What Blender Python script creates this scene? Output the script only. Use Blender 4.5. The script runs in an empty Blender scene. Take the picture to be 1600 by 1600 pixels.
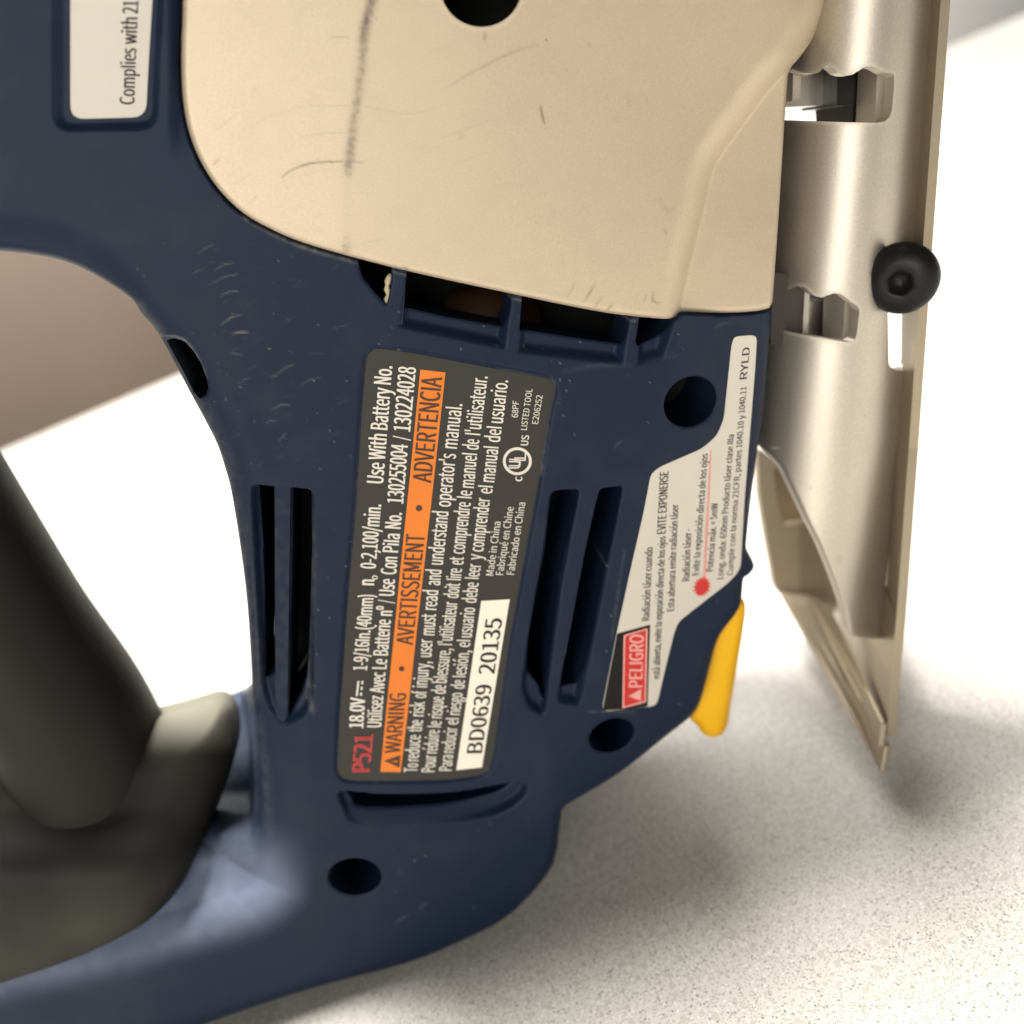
import bpy, math
import numpy as np
from mathutils import Matrix, Vector

# ------------------------------------------------------------------ camera
SC = bpy.context.scene
COL = SC.collection
FPX = 1400.0                    # focal length in units of the 1600 px wide photograph
PITCH, ROLL = math.radians(22.0), math.radians(-20.0)
DIST = 0.140                    # lens to the label plane, along the axis
cp, sp, cr, sr = math.cos(PITCH), math.sin(PITCH), math.cos(ROLL), math.sin(ROLL)
FWD = np.array([0, cp, -sp]); R0 = np.array([1.0, 0, 0]); U0 = np.array([0, sp, cp])
RGT = cr * R0 + sr * U0; UPV = -sr * R0 + cr * U0
Z0 = 0.0817                     # height of the photo centre above the table
CAM = np.array([0, 0, Z0]) - DIST * FWD


def P(px, py, Y):
    """point that lies at depth Y (metres, world y) on the tool, laid out in photo units"""
    px = np.asarray(px, float); py = np.asarray(py, float); Y = np.asarray(Y, float)
    u = (px - 800) / FPX; v = (py - 800) / FPX
    d = FWD + u[..., None] * RGT - v[..., None] * UPV
    t = (Y - CAM[1]) / d[..., 1]
    return CAM + t[..., None] * d


def on_table(px, py, z=0.0):
    d = FWD + (px - 800) / FPX * RGT - (py - 800) / FPX * UPV
    return CAM + (z - CAM[2]) / d[2] * d


cam = bpy.data.cameras.new('camera'); co = bpy.data.objects.new('camera', cam); COL.objects.link(co)
M = Matrix.Identity(4)
for i in range(3):
    M[i][0] = RGT[i]; M[i][1] = UPV[i]; M[i][2] = -FWD[i]; M[i][3] = CAM[i]
co.matrix_world = M
cam.sensor_width = 36; cam.lens = 36 * FPX / 1600
cam.clip_start = 0.005; cam.clip_end = 50
cam.dof.use_dof = True; cam.dof.focus_distance = 0.130; cam.dof.aperture_fstop = 12.5
SC.camera = co

# ------------------------------------------------------------------ light
W = bpy.data.worlds.new('World'); SC.world = W; W.use_nodes = True
bg = W.node_tree.nodes['Background']
bg.inputs[0].default_value = (1.0, 0.955, 0.89, 1); bg.inputs[1].default_value = 0.08


def area(name, loc, target, size, power, color):
    l = bpy.data.lights.new(name, 'AREA'); l.shape = 'RECTANGLE'; l.size, l.size_y = size
    l.energy = power; l.color = color
    o = bpy.data.objects.new(name, l); COL.objects.link(o); o.location = loc
    o.rotation_euler = (Vector(target) - Vector(loc)).to_track_quat('-Z', 'Y').to_euler()
    return o


area('ceiling_lamp', (-0.10, 0.30, 2.0), (0, 0.03, 0.08), (0.5, 0.5), 98, (1.0, 0.965, 0.90))
area('front_fill', (-1.0, -2.2, 0.55), (0, 0, 0.15), (1.8, 1.0), 41, (1.0, 0.96, 0.90))  # unseen fill, added to light the tool face from the front
area('wall_fill', (1.3, 2.3, 1.7), (1.5, 3.5, 0.8), (0.8, 0.4), 110, (1.0, 0.97, 0.92))  # added out of view to whiten the wall behind
area('far_table_fill', (0.0, 0.75, 0.75), (0.05, 0.9, 0.0), (1.0, 0.4), 17, (1.0, 0.98, 0.94))  # unseen fill, added to brighten the far part of the worktop

SC.view_settings.view_transform = 'Standard'; SC.view_settings.look = 'None'
SC.view_settings.exposure = 0; SC.view_settings.gamma = 1


# ------------------------------------------------------------------ materials
class NT:
    def __init__(s, name):
        s.m = bpy.data.materials.new(name); s.m.use_nodes = True
        s.t = s.m.node_tree; s.b = s.t.nodes['Principled BSDF']
        s.tc = s.t.nodes.new('ShaderNodeTexCoord')

    def n(s, kind, **kw):
        nd = s.t.nodes.new(kind)
        for k, v in kw.items():
            if k in nd.inputs.keys(): nd.inputs[k].default_value = v
            else: setattr(nd, k, v)
        return nd

    def l(s, a, b): s.t.links.new(a, b)

    def noise(s, scale, detail=4, rough=0.55, vec=None):
        nd = s.n('ShaderNodeTexNoise', Scale=scale, Detail=detail, Roughness=rough)
        s.l(vec or s.tc.outputs['Object'], nd.inputs['Vector']); return nd

    def ramp(s, fac, stops):
        nd = s.n('ShaderNodeValToRGB'); el = nd.color_ramp.elements
        while len(el) < len(stops): el.new(0.5)
        for e, (p, c) in zip(el, stops):
            e.position = p; e.color = c if len(c) == 4 else (*c, 1)
        s.l(fac, nd.inputs[0]); return nd

    def mix(s, fac, a, b, mode='MIX'):
        nd = s.n('ShaderNodeMix', data_type='RGBA', blend_type=mode)
        for sock, v in ((nd.inputs[0], fac), (nd.inputs[6], a), (nd.inputs[7], b)):
            if hasattr(v, 'is_linked') or hasattr(v, 'links'): s.l(v, sock)
            elif isinstance(v, (int, float)): sock.default_value = v
            else: sock.default_value = v if len(v) == 4 else (*v, 1)
        return nd.outputs[2]

    def bump(s, h, strength, dist):
        nd = s.n('ShaderNodeBump', Strength=strength, Distance=dist)
        s.l(h, nd.inputs['Height']); s.l(nd.outputs[0], s.b.inputs['Normal']); return nd


def mat_simple(name, col, rough=0.5, metal=0.0, grain=0.0, gscale=3000, vary=0.12):
    k = NT(name); nz = k.noise(gscale * 0.03, 4)
    c = k.mix(nz.outputs[0], tuple(x * (1 - vary) for x in col), tuple(min(1, x * (1 + vary)) for x in col))
    k.l(c, k.b.inputs['Base Color'])
    k.b.inputs['Roughness'].default_value = rough; k.b.inputs['Metallic'].default_value = metal
    k.b.inputs['Specular IOR Level'].default_value = 0.22
    if grain:
        g = k.noise(gscale, 2); k.bump(g.outputs[0], grain, 0.0002)
    return k.m


def mat_worn(name, col, dark, dust, rough, metal=0.0, grain=0.15, gscale=4500, spec=0.5, vary=0.08, sparkle=0.0, rub_sheen=None):
    """painted / moulded surface whose wear (dark grime, pale dust, scuffs, painted-in light) sits in the mesh attribute 'wear'"""
    k = NT(name); nz = k.noise(60, 5)
    c = k.mix(nz.outputs[0], tuple(x * (1 - vary) for x in col), tuple(min(1, x * (1 + vary)) for x in col))
    fine = k.noise(gscale, 2)
    if sparkle:
        c = k.mix(sparkle, c, k.ramp(fine.outputs[0], [(0.3, (0.25, 0.25, 0.25)), (0.7, (0.8, 0.8, 0.8))]).outputs[0], 'OVERLAY')
    at = k.n('ShaderNodeAttribute', attribute_name='wear_and_light')
    sx = k.n('ShaderNodeSeparateColor'); k.l(at.outputs['Color'], sx.inputs[0])
    c = k.mix(sx.outputs[0], c, dark); c = k.mix(sx.outputs[1], c, dust)
    if rub_sheen: c = k.mix(sx.outputs[2], c, rub_sheen)
    k.l(c, k.b.inputs['Base Color'])
    rr = k.n('ShaderNodeMath', operation='MULTIPLY_ADD'); k.l(sx.outputs[1], rr.inputs[0])
    rr.inputs[1].default_value = 0.35; rr.inputs[2].default_value = rough
    k.l(rr.outputs[0], k.b.inputs['Roughness'])
    k.b.inputs['Metallic'].default_value = metal; k.b.inputs['Specular IOR Level'].default_value = spec
    k.bump(fine.outputs[0], grain, 0.00012)
    return k.m


M_BLUE = mat_worn('navy_plastic', (0.0085, 0.0160, 0.0375), (0.007, 0.008, 0.008), (0.26, 0.26, 0.24), 0.44, spec=0.14, rub_sheen=(0.24, 0.28, 0.40))
M_CREAM = mat_worn('champagne_paint', (0.545, 0.445, 0.325), (0.035, 0.03, 0.026), (0.78, 0.70, 0.54), 0.46, metal=0.30, grain=0.10, gscale=3800, sparkle=0.12, vary=0.035)
M_RUBBER = mat_worn('grey_rubber', (0.0058, 0.0056, 0.0046), (0.003, 0.003, 0.0025), (0.22, 0.21, 0.165), 0.55, grain=0.2, gscale=1500, spec=0.2, vary=0.15)
M_METAL = mat_worn('cast_alloy', (0.52, 0.475, 0.405), (0.10, 0.085, 0.06), (0.72, 0.66, 0.56), 0.46, metal=0.85, grain=0.16, gscale=3000, vary=0.06, sparkle=0.14)
M_STEEL = mat_simple('bare_steel', (0.42, 0.40, 0.36), 0.32, 1.0, 0.05, 2500)
M_ZINC = mat_simple('scuffed_zinc', (0.055, 0.050, 0.046), 0.5, 0.5, 0.5, 900, 0.8)
M_SCREW = mat_simple('black_oxide', (0.012, 0.012, 0.013), 0.38, 0.3, 0.3, 1200, 0.5)
M_INSIDE = mat_simple('inside_shade_black', (0.004, 0.004, 0.0042), 0.6)  # near-black keeps openings dark; their shade is put into the colour
M_PLATE = mat_worn('shaded_tan_alloy', (0.40, 0.335, 0.245), (0.10, 0.085, 0.06), (0.6, 0.53, 0.42), 0.45, metal=0.7, grain=0.2, gscale=2500, vary=0.10, sparkle=0.10)  # tinted alloy, toned darker to carry the shade on the base plate
M_YELLOW = mat_simple('yellow_plastic', (0.86, 0.46, 0.010), 0.42, 0, 0.05)
M_LABEL = mat_simple('label_grey', (0.036, 0.0335, 0.029), 0.42, 0, 0.04, 6000, 0.06)
M_PRINTW = mat_simple('print_white', (0.70, 0.66, 0.58), 0.4)
M_PRINTK = mat_simple('print_black', (0.022, 0.020, 0.018), 0.45)
M_PRINTB = mat_simple('print_brown', (0.085, 0.040, 0.022), 0.45)
M_RED = mat_simple('print_red', (0.46, 0.055, 0.055), 0.45)
M_DANGER = mat_simple('print_danger_red', (0.56, 0.030, 0.026), 0.4)
M_PINK = mat_simple('print_pink', (0.80, 0.38, 0.34), 0.4)
M_ORANGE = mat_simple('print_orange', (0.76, 0.205, 0.026), 0.4)
M_STICK = mat_simple('sticker_white', (0.60, 0.565, 0.49), 0.4, 0, 0.03, 5000, 0.04)
M_SERIAL = mat_simple('serial_white', (0.84, 0.79, 0.67), 0.45, 0, 0.03, 5000, 0.02)
M_STBLK = mat_simple('sticker_black', (0.006, 0.0055, 0.005), 0.5)
M_COPPER = mat_simple('motor_brown', (0.030, 0.014, 0.006), 0.6)
M_WIRE = mat_simple('tan_wire', (0.42, 0.31, 0.19), 0.6)
M_DRIP = mat_simple('dried_glue', (0.48, 0.42, 0.26), 0.6, 0, 0.6, 1500)


def mat_table():
    k = NT('speckled_laminate')
    base = k.mix(k.noise(25, 4).outputs[0], (0.60, 0.575, 0.53), (0.67, 0.65, 0.61))
    for sc, th, col in ((4000, 0.34, (0.44, 0.41, 0.37)), (2700, 0.32, (0.50, 0.475, 0.435)), (3100, 0.26, (0.78, 0.765, 0.735)), (3500, 0.12, (0.24, 0.23, 0.215)), (5400, 0.28, (0.34, 0.315, 0.28)), (1100, 0.10, (0.53, 0.50, 0.455))):
        w = k.noise(sc * 0.7, 2)
        vv = k.n('ShaderNodeVectorMath', operation='ADD'); k.l(k.tc.outputs['Object'], vv.inputs[0])
        sc2 = k.n('ShaderNodeVectorMath', operation='SCALE'); sc2.inputs['Scale'].default_value = 0.9 / sc
        k.l(w.outputs['Color'], sc2.inputs[0]); k.l(sc2.outputs[0], vv.inputs[1])
        vo = k.n('ShaderNodeTexVoronoi', Scale=sc * 0.55); k.l(vv.outputs[0], vo.inputs['Vector'])
        sx = k.n('ShaderNodeSeparateColor'); k.l(vo.outputs['Color'], sx.inputs[0])
        pick = k.n('ShaderNodeMath', operation='LESS_THAN'); k.l(sx.outputs[0], pick.inputs[0]); pick.inputs[1].default_value = th
        shape = k.ramp(vo.outputs['Distance'], [(0.30, (1, 1, 1)), (0.46, (0, 0, 0))])
        mm = k.n('ShaderNodeMath', operation='MULTIPLY'); k.l(pick.outputs[0], mm.inputs[0]); k.l(shape.outputs[0], mm.inputs[1])
        base = k.mix(mm.outputs[0], base, col)
    k.l(base, k.b.inputs['Base Color']); k.b.inputs['Roughness'].default_value = 0.5
    k.bump(k.noise(2500, 2).outputs[0], 0.08, 0.0002)
    return k.m


M_TABLE = mat_table()


def mat_wood():
    k = NT('brown_wall'); nz = k.noise(3, 4)
    k.l(k.mix(nz.outputs[0], (0.115, 0.083, 0.062), (0.165, 0.12, 0.092)), k.b.inputs['Base Color'])
    k.b.inputs['Roughness'].default_value = 0.6; return k.m


M_WALL = mat_wood()


# ------------------------------------------------------------------ geometry helpers
def smooth(pts, n=5, closed=True):
    p = np.array(pts, float); N = len(p); out = []
    rng = range(N) if closed else range(N - 1)
    for i in rng:
        a = p[(i - 1) % N] if closed or i > 0 else p[0]
        b, c = p[i], p[(i + 1) % N]
        d = p[(i + 2) % N] if closed or i + 2 < N else p[-1]
        for k in range(n):
            t = k / n
            out.append(0.5 * (2 * b + (c - a) * t + (2 * a - 5 * b + 4 * c - d) * t * t + (3 * b - a - 3 * c + d) * t ** 3))
    if not closed: out.append(p[-1])
    return np.array(out)


def ellipse(cx, cy, rx, ry, ang=0, n=40):
    t = np.linspace(0, 2 * math.pi, n, endpoint=False); a = math.radians(ang)
    x, y = rx * np.cos(t), ry * np.sin(t)
    return np.stack([cx + x * math.cos(a) - y * math.sin(a), cy + x * math.sin(a) + y * math.cos(a)], 1)


def rounded(pts, r, n=5):
    """polygon with its corners rounded"""
    p = np.array(pts, float); N = len(p); out = []
    for i in range(N):
        a, b, c = p[i - 1], p[i], p[(i + 1) % N]
        u = a - b; v = c - b; lu, lv = np.linalg.norm(u), np.linalg.norm(v)
        k = min(r, lu * 0.45, lv * 0.45); s = b + u / lu * k; e = b + v / lv * k
        for j in range(n + 1):
            t = j / n; out.append((1 - t) ** 2 * s + 2 * t * (1 - t) * b + t * t * e)
    return np.array(out)


def sdf(poly, X, Y):
    """signed distance (positive inside) and nearest outline point"""
    p = np.asarray(poly, float); q = np.roll(p, -1, 0)
    best = np.full(X.shape, 1e18); nx = np.zeros(X.shape); ny = np.zeros(X.shape); ins = np.zeros(X.shape, bool)
    for (x0, y0), (x1, y1) in zip(p, q):
        dx, dy = x1 - x0, y1 - y0; L = dx * dx + dy * dy
        if L < 1e-12: continue
        t = np.clip(((X - x0) * dx + (Y - y0) * dy) / L, 0, 1)
        cx, cy = x0 + t * dx, y0 + t * dy
        dd = (X - cx) ** 2 + (Y - cy) ** 2
        m = dd < best
        best = np.where(m, dd, best); nx = np.where(m, cx, nx); ny = np.where(m, cy, ny)
        if dy != 0:
            ins ^= ((y0 > Y) != (y1 > Y)) & (X < (Y - y0) * dx / dy + x0)
    d = np.sqrt(best)
    return np.where(ins, d, -d), nx, ny


def sdf_local(poly, X, Y, margin=16):
    p = np.asarray(poly, float)
    m = (X > p[:, 0].min() - margin) & (X < p[:, 0].max() + margin) & (Y > p[:, 1].min() - margin) & (Y < p[:, 1].max() + margin)
    d = np.full(X.shape, -99.0); nx = X.copy(); ny = Y.copy()
    if m.any():
        a, b, c = sdf(p, X[m], Y[m]); d[m] = a; nx[m] = b; ny[m] = c
    return d, nx, ny


def dline(pts, X, Y, margin=30):
    """unsigned distance to an open polyline, and the parameter 0..1 along it"""
    p = np.asarray(pts, float)
    m = (X > p[:, 0].min() - margin) & (X < p[:, 0].max() + margin) & (Y > p[:, 1].min() - margin) & (Y < p[:, 1].max() + margin)
    d = np.full(X.shape, 99.0); s = np.zeros(X.shape)
    if m.any():
        xs, ys = X[m], Y[m]; best = np.full(xs.shape, 1e18); ss = np.zeros(xs.shape); n = len(p) - 1
        for i in range(n):
            dx, dy = p[i + 1] - p[i]; L = dx * dx + dy * dy + 1e-9
            t = np.clip(((xs - p[i, 0]) * dx + (ys - p[i, 1]) * dy) / L, 0, 1)
            dd = (xs - p[i, 0] - t * dx) ** 2 + (ys - p[i, 1] - t * dy) ** 2
            k = dd < best; best = np.where(k, dd, best); ss = np.where(k, (i + t) / n, ss)
        d[m] = np.sqrt(best); s[m] = ss
    return d, s


def sst(a, b, x):
    t = np.clip((x - a) / (b - a), 0, 1); return t * t * (3 - 2 * t)


def link(ob, parent=None):
    COL.objects.link(ob)
    if parent is not None:
        ob.parent = parent
        if parent.parent is None: ob.location = -parent.location
    return ob


def mesh_obj(name, verts, faces, mat, parent=None, sm=False):
    me = bpy.data.meshes.new(name)
    me.from_pydata([tuple(map(float, v)) for v in verts], [], [tuple(int(i) for i in f) for f in faces]); me.materials.append(mat)
    if sm: me.shade_smooth()
    return link(bpy.data.objects.new(name, me), parent)


def quads_obj(name, V, F, mat, parent, wear_and_light=None, tris=None):
    me = bpy.data.meshes.new(name)
    me.vertices.add(len(V)); me.vertices.foreach_set('co', np.asarray(V, np.float32).ravel())
    nf = len(F); me.loops.add(nf * 4); me.loops.foreach_set('vertex_index', np.asarray(F, np.int32).ravel())
    me.polygons.add(nf); me.polygons.foreach_set('loop_start', np.arange(0, nf * 4, 4, dtype=np.int32))
    me.update(calc_edges=True); me.materials.append(mat); me.shade_smooth()
    if wear_and_light is not None:
        at = me.attributes.new('wear_and_light', 'FLOAT_COLOR', 'POINT')
        col = np.zeros((len(V), 4), np.float32); col[:, :wear_and_light.shape[1]] = wear_and_light; col[:, 3] = 1
        at.data.foreach_set('color', col.ravel())
    return link(bpy.data.objects.new(name, me), parent)


def relief(name, outline, base, mat, parent, res=2.5, holes=(), pockets=(), ramps=(), wells=(), skirt=None, wear_and_light=None, lift=0.0):
    """A moulded shell: the outline filled with a fine sheet at depth base(px,py) in mm, with pockets and
    recesses sunk into it along world y and a wall running back from every edge."""
    o = np.asarray(outline, float)
    x0, y0 = o.min(0) - 2 * res; x1, y1 = o.max(0) + 2 * res
    gx = np.arange(x0, x1 + res, res); gy = np.arange(y0, y1 + res, res)
    X, Y = np.meshgrid(gx, gy); nyy, nxx = X.shape
    d, px, py = sdf(o, X, Y)
    for h in holes:
        dh, hx, hy = sdf(h, X, Y); m = -dh < d
        d = np.where(m, -dh, d); px = np.where(m, hx, px); py = np.where(m, hy, py)
    inside = d > 0.4 * res
    hd = np.zeros(X.shape)
    for h, depth in wells:
        dh, hx, hy = sdf_local(h, X, Y); m = (-dh < d) & (dh > -90)
        d = np.where(m, -dh, d); px = np.where(m, hx, px); py = np.where(m, hy, py); hd = np.where(m, depth, hd)
    inside = d > 0.4 * res
    keep = inside[:-1, :-1] | inside[1:, :-1] | inside[:-1, 1:] | inside[1:, 1:]
    X = np.where(inside, X, px); Y = np.where(inside, Y, py)
    det = np.zeros(X.shape); free = inside.copy(); wl = np.zeros(X.shape)
    for poly, depth, ww in ramps:                         # shallow recesses with a soft wall
        dd, _, _ = sdf_local(poly, X, Y)
        dep = depth(X, Y) if callable(depth) else depth
        det = np.maximum(det, dep * sst(0, ww, dd))
    for poly, depth, ww in pockets:                       # deep openings with a crisp rim
        dd, nx, ny = sdf_local(poly, X, Y)
        m = free & (np.abs(dd) < 0.5 * res)
        X = np.where(m, nx, X); Y = np.where(m, ny, Y); free &= ~m
        dd = np.where(m, 0, dd)
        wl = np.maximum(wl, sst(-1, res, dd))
        det = det + (depth - np.minimum(det, depth)) * sst(0, max(ww, 0.6 * res), dd)
    det = det + np.where(~inside & (hd > 0), 0.22, 0)
    B = base(X, Y) - lift
    V = P(X, Y, B * 1e-3); V[..., 1] += det * 1e-3
    if wear_and_light is not None:
        w = wear_and_light(X, Y, wl); w = np.stack([np.clip(q_ + 0 * X, 0, 1) for q_ in w], -1).reshape(-1, len(w))
    else: w = None
    idx = np.arange(nyy * nxx).reshape(nyy, nxx)
    F = np.stack([idx[:-1, :-1], idx[1:, :-1], idx[1:, 1:], idx[:-1, 1:]], -1)[keep]
    V = V.reshape(-1, 3); XF, YF, BF = X.ravel(), Y.ravel(), B.ravel()
    E = np.concatenate([F[:, [0, 1]], F[:, [1, 2]], F[:, [2, 3]], F[:, [3, 0]]])
    key = np.minimum(E[:, 0], E[:, 1]).astype(np.int64) * (nyy * nxx) + np.maximum(E[:, 0], E[:, 1])
    _, inv, cnt = np.unique(key, return_inverse=True, return_counts=True)
    be = E[cnt[inv] == 1]
    used, inv2 = np.unique(F, return_inverse=True)
    bv, binv = np.unique(be, return_inverse=True); binv = binv.reshape(-1, 2)
    n0 = len(used); top = V[bv]
    bot = top.copy()
    bot[:, 1] = np.maximum(skirt(XF[bv], YF[bv], BF[bv]) * 1e-3, top[:, 1] + 2e-4) if skirt else top[:, 1] + 1e-3
    hdv = hd.ravel()[bv]; bot[:, 1] = np.where(hdv > 0, top[:, 1] + hdv * 1e-3, bot[:, 1])
    nb = len(bv)
    SF = np.stack([n0 + binv[:, 1], n0 + binv[:, 0], n0 + nb + binv[:, 0], n0 + nb + binv[:, 1]], 1)
    VV = np.concatenate([V[used], top, bot])
    FF = np.concatenate([inv2.reshape(-1, 4), SF])
    WW = None if w is None else np.concatenate([w[used], w[bv], w[bv]])
    return quads_obj(name, VV, FF, mat, parent, WW)


def tube(name, pts, radii, mat, parent, seg=20, caps=True, wear_and_light=None):
    pts = [Vector(p) for p in pts]; V = []; F = []; n = len(pts); up = Vector((0.2, 0.9, 0.3))
    for i, p in enumerate(pts):
        t = (pts[min(i + 1, n - 1)] - pts[max(i - 1, 0)]).normalized()
        a = t.cross(up).normalized(); b = t.cross(a).normalized()
        for k in range(seg):
            an = 2 * math.pi * k / seg; V.append(p + (a * math.cos(an) + b * math.sin(an)) * radii[i])
    for i in range(n - 1):
        for k in range(seg):
            F.append((i * seg + k, i * seg + (k + 1) % seg, (i + 1) * seg + (k + 1) % seg, (i + 1) * seg + k))
    if caps:
        F.append(tuple(range(seg - 1, -1, -1))); F.append(tuple((n - 1) * seg + k for k in range(seg)))
    o = mesh_obj(name, V, F, mat, parent, True)
    return o


# ------------------------------------------------------------------ text
fnt = None
try:                                   # a grotesque that ships inside Blender; its built-in face otherwise
    import os
    fpath = os.path.join(bpy.utils.system_resource('DATAFILES', path='fonts'), 'Noto Sans CJK Regular.woff2')
    if os.path.exists(fpath): fnt = bpy.data.fonts.load(fpath)
except Exception:
    fnt = None
CAPH = {}


def glyphs(s, bold=0.0):
    if fnt: s = s.replace('l', 'I')                # this face tails its l; the print has a plain bar
    cu = bpy.data.curves.new('lettering', 'FONT'); cu.body = s; cu.size = 1.0
    if fnt: cu.font = fnt
    cu.size = 1.0; 
    cu.resolution_u = 4; cu.fill_mode = 'BOTH'
    ob = bpy.data.objects.new('lettering', cu); COL.objects.link(ob)
    dg = bpy.context.evaluated_depsgraph_get(); me = bpy.data.meshes.new_from_object(ob.evaluated_get(dg))
    n = len(me.vertices); a = np.zeros(n * 3, np.float32); me.vertices.foreach_get('co', a); a = a.reshape(-1, 3)
    f = [tuple(p.vertices) for p in me.polygons]
    bpy.data.objects.remove(ob); bpy.data.curves.remove(cu); bpy.data.meshes.remove(me)
    return a[:, :2].astype(float), f


CAP = glyphs('H')[0][:, 1].max()


class Print:
    """flat print gathered into one mesh that follows the surface it is printed on"""
    def __init__(s, base, lift): s.V = []; s.F = []; s.Z = []; s.base = base; s.lift = lift

    def add(s, xy, faces):
        n = len(s.V); s.Z += [0.0] * (n - len(s.Z)); s.V += list(xy); s.F += [tuple(i + n for i in f) for f in faces]

    def text(s, body, x0, y0, x1, y1, h0, h1=None, slope=0.0, bold=0.006):
        h1 = h1 or h0; a, f = glyphs(body)
        lo, hi = a[:, 0].min(), a[:, 0].max(); t = (a[:, 0] - lo) / (hi - lo); c = a[:, 1] / CAP
        h = h0 + (h1 - h0) * t; L = math.hypot(x1 - x0, y1 - y0); st = bold * 125 * min(h0, 28) / 24
        for j_, off in enumerate((-0.5, 0.5) if bold else (0,)):      # the stems of condensed type are struck twice to keep their weight
            k_ = off * st / L * (1 - 0.0)
            s.add(np.stack([x0 + (x1 - x0) * (t + k_) - h * c, y0 + (y1 - y0) * (t + k_) - slope * h * c], 1), f); s.Z += [0.006 * j_] * len(a)

    def poly(s, pts): s.add(np.array(pts, float), [tuple(range(len(pts)))])

    def ring(s, cx, cy, rx, ry, th, n=48):
        a = ellipse(cx, cy, rx, ry, 0, n); b = ellipse(cx, cy, rx - th, ry - th, 0, n)
        s.add(np.concatenate([a, b]), [(i, (i + 1) % n, n + (i + 1) % n, n + i) for i in range(n)])

    def build(s, name, mat, parent):
        xy = np.array(s.V)
        z = np.zeros(len(xy)); z[:len(s.Z)] = s.Z
        V = P(xy[:, 0], xy[:, 1], (s.base(xy[:, 0], xy[:, 1]) - s.lift - z) * 1e-3)
        me = bpy.data.meshes.new(name); me.from_pydata([tuple(v) for v in V], [], s.F); me.materials.append(mat)
        return link(bpy.data.objects.new(name, me), parent)


# ================================================================== setting
# table: its far edge crosses the picture behind the tool
e0, e1 = on_table(200, 622), on_table(275, 590)
ed = (e1 - e0); ed /= np.linalg.norm(ed); nn = np.array([ed[1], -ed[0], 0])
if nn[1] > 0: nn = -nn                                         # towards the camera
q = [e0 - ed * 1.6, e0 + ed * 5.0, e0 + ed * 5.0 + nn * 2.4, e0 - ed * 1.6 + nn * 2.4]
tv = [np.array([v[0], v[1], 0.0]) for v in q] + [np.array([v[0], v[1], -0.035]) for v in q]
TABLE = mesh_obj('worktop', tv, [(3, 2, 1, 0), (4, 5, 6, 7), (0, 1, 5, 4), (1, 2, 6, 5), (2, 3, 7, 6), (3, 0, 4, 7)], M_TABLE)
bpy.context.view_layer.update()
if TABLE.data.polygons[0].normal.z < 0: TABLE.data.flip_normals()
TABLE['label'] = 'pale speckled laminate worktop that the blue jigsaw stands on'; TABLE['category'] = 'table'
def upright(name, a, b, z0, z1, th, mat):
    k = -nn * th
    v = [(*a[:2], z0), (*b[:2], z0), (*b[:2], z1), (*a[:2], z1)]; v += [(x + k[0], y + k[1], z) for x, y, z in v]
    return mesh_obj(name, v, [(0, 1, 2, 3), (5, 4, 7, 6), (0, 3, 7, 4), (1, 5, 6, 2), (3, 2, 6, 7), (0, 4, 5, 1)], mat)


wa = e0 - nn * 1.5
WALL = upright('wall', wa - ed * 4.0, wa + ed * 8.0, -0.9, 2.6, 0.1, mat_simple('white_wall', (0.82, 0.81, 0.78), 0.7, 0, 0, 3000, 0.02)); WALL['kind'] = 'structure'
cc = e0 - nn * 0.40
CAB = upright('cabinet', cc - ed * 1.4, cc + ed * 0.75, -0.9, 0.9, 0.5, M_WALL)
CAB['label'] = 'brown wooden cabinet out of focus beyond the table edge on the left'; CAB['category'] = 'cabinet'

# ================================================================== the jigsaw
SAW = bpy.data.objects.new('jigsaw', None); COL.objects.link(SAW); SAW.location = (-0.02, 0.02, 0.0)
SAW['label'] = 'navy blue cordless jigsaw with champagne metal gear cover, grey rating label and yellow lever'
SAW['category'] = 'jigsaw'
RNG = np.random.default_rng(7)

# ---- big form of the housing
CREASE = np.concatenate([smooth([(-300, 300), (60, 330), (190, 385), (262, 470), (335, 560), (385, 660), (418, 760), (448, 900), (470, 1020), (489, 1131), (494, 1250), (492, 1380), (478, 1422), (419, 1466), (309, 1500), (200, 1533), (0, 1580), (-300, 1640)], 4, False),
                         [(-300, 2600), (2600, 2600), (2600, -900), (-300, -900)]])
FACET = np.concatenate([smooth([(1110, -900), (1100, 300), (1078, 470), (1048, 560), (1003, 740), (976, 855), (941, 1105), (885, 1200), (826, 1290), (775, 1375), (690, 1438), (560, 1482), (380, 1540), (200, 1600), (-400, 1750)], 4, False),
                        [(-400, 2600), (2600, 2600), (2600, -900)]])
HOUSE = np.concatenate([
    smooth([(-70, 388), (40, 396), (120, 415), (200, 462), (222, 490), (247, 520), (280, 580), (300, 618), (320, 655), (340, 695), (353, 735), (362, 770), (375, 850), (385, 930), (391, 1010), (394, 1076)], 4, False),
    smooth([(380, 1084), (345, 1096), (250, 1118), (60, 1160), (-70, 1190)], 3, False),
    [(-70, 1682)],
    smooth([(-60, 1682), (100, 1658), (250, 1622), (353, 1588), (480, 1546), (640, 1503), (727, 1467), (782, 1439), (824, 1403), (859, 1359), (870, 1326), (873, 1300), (877, 1268)], 4, False),
    smooth([(884, 1258), (950, 1219), (991, 1190), (1042, 1149), (1064, 1132), (1085, 1113), (1096, 1090), (1108, 1045), (1118, 1008), (1129, 986), (1150, 958), (1158, 940), (1161, 907)], 4, False),
    smooth([(1163, 902), (1171, 897), (1178, 887), (1177, 878), (1171, 866), (1166, 856)], 4, False),
    smooth([(1166, 850), (1172, 790), (1185, 690), (1193, 640), (1199, 560), (1206, 491)], 3, False),
    [(1204, 440), (1190, 300), (1150, 230), (1150, -260), (-70, -260)]])


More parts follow.
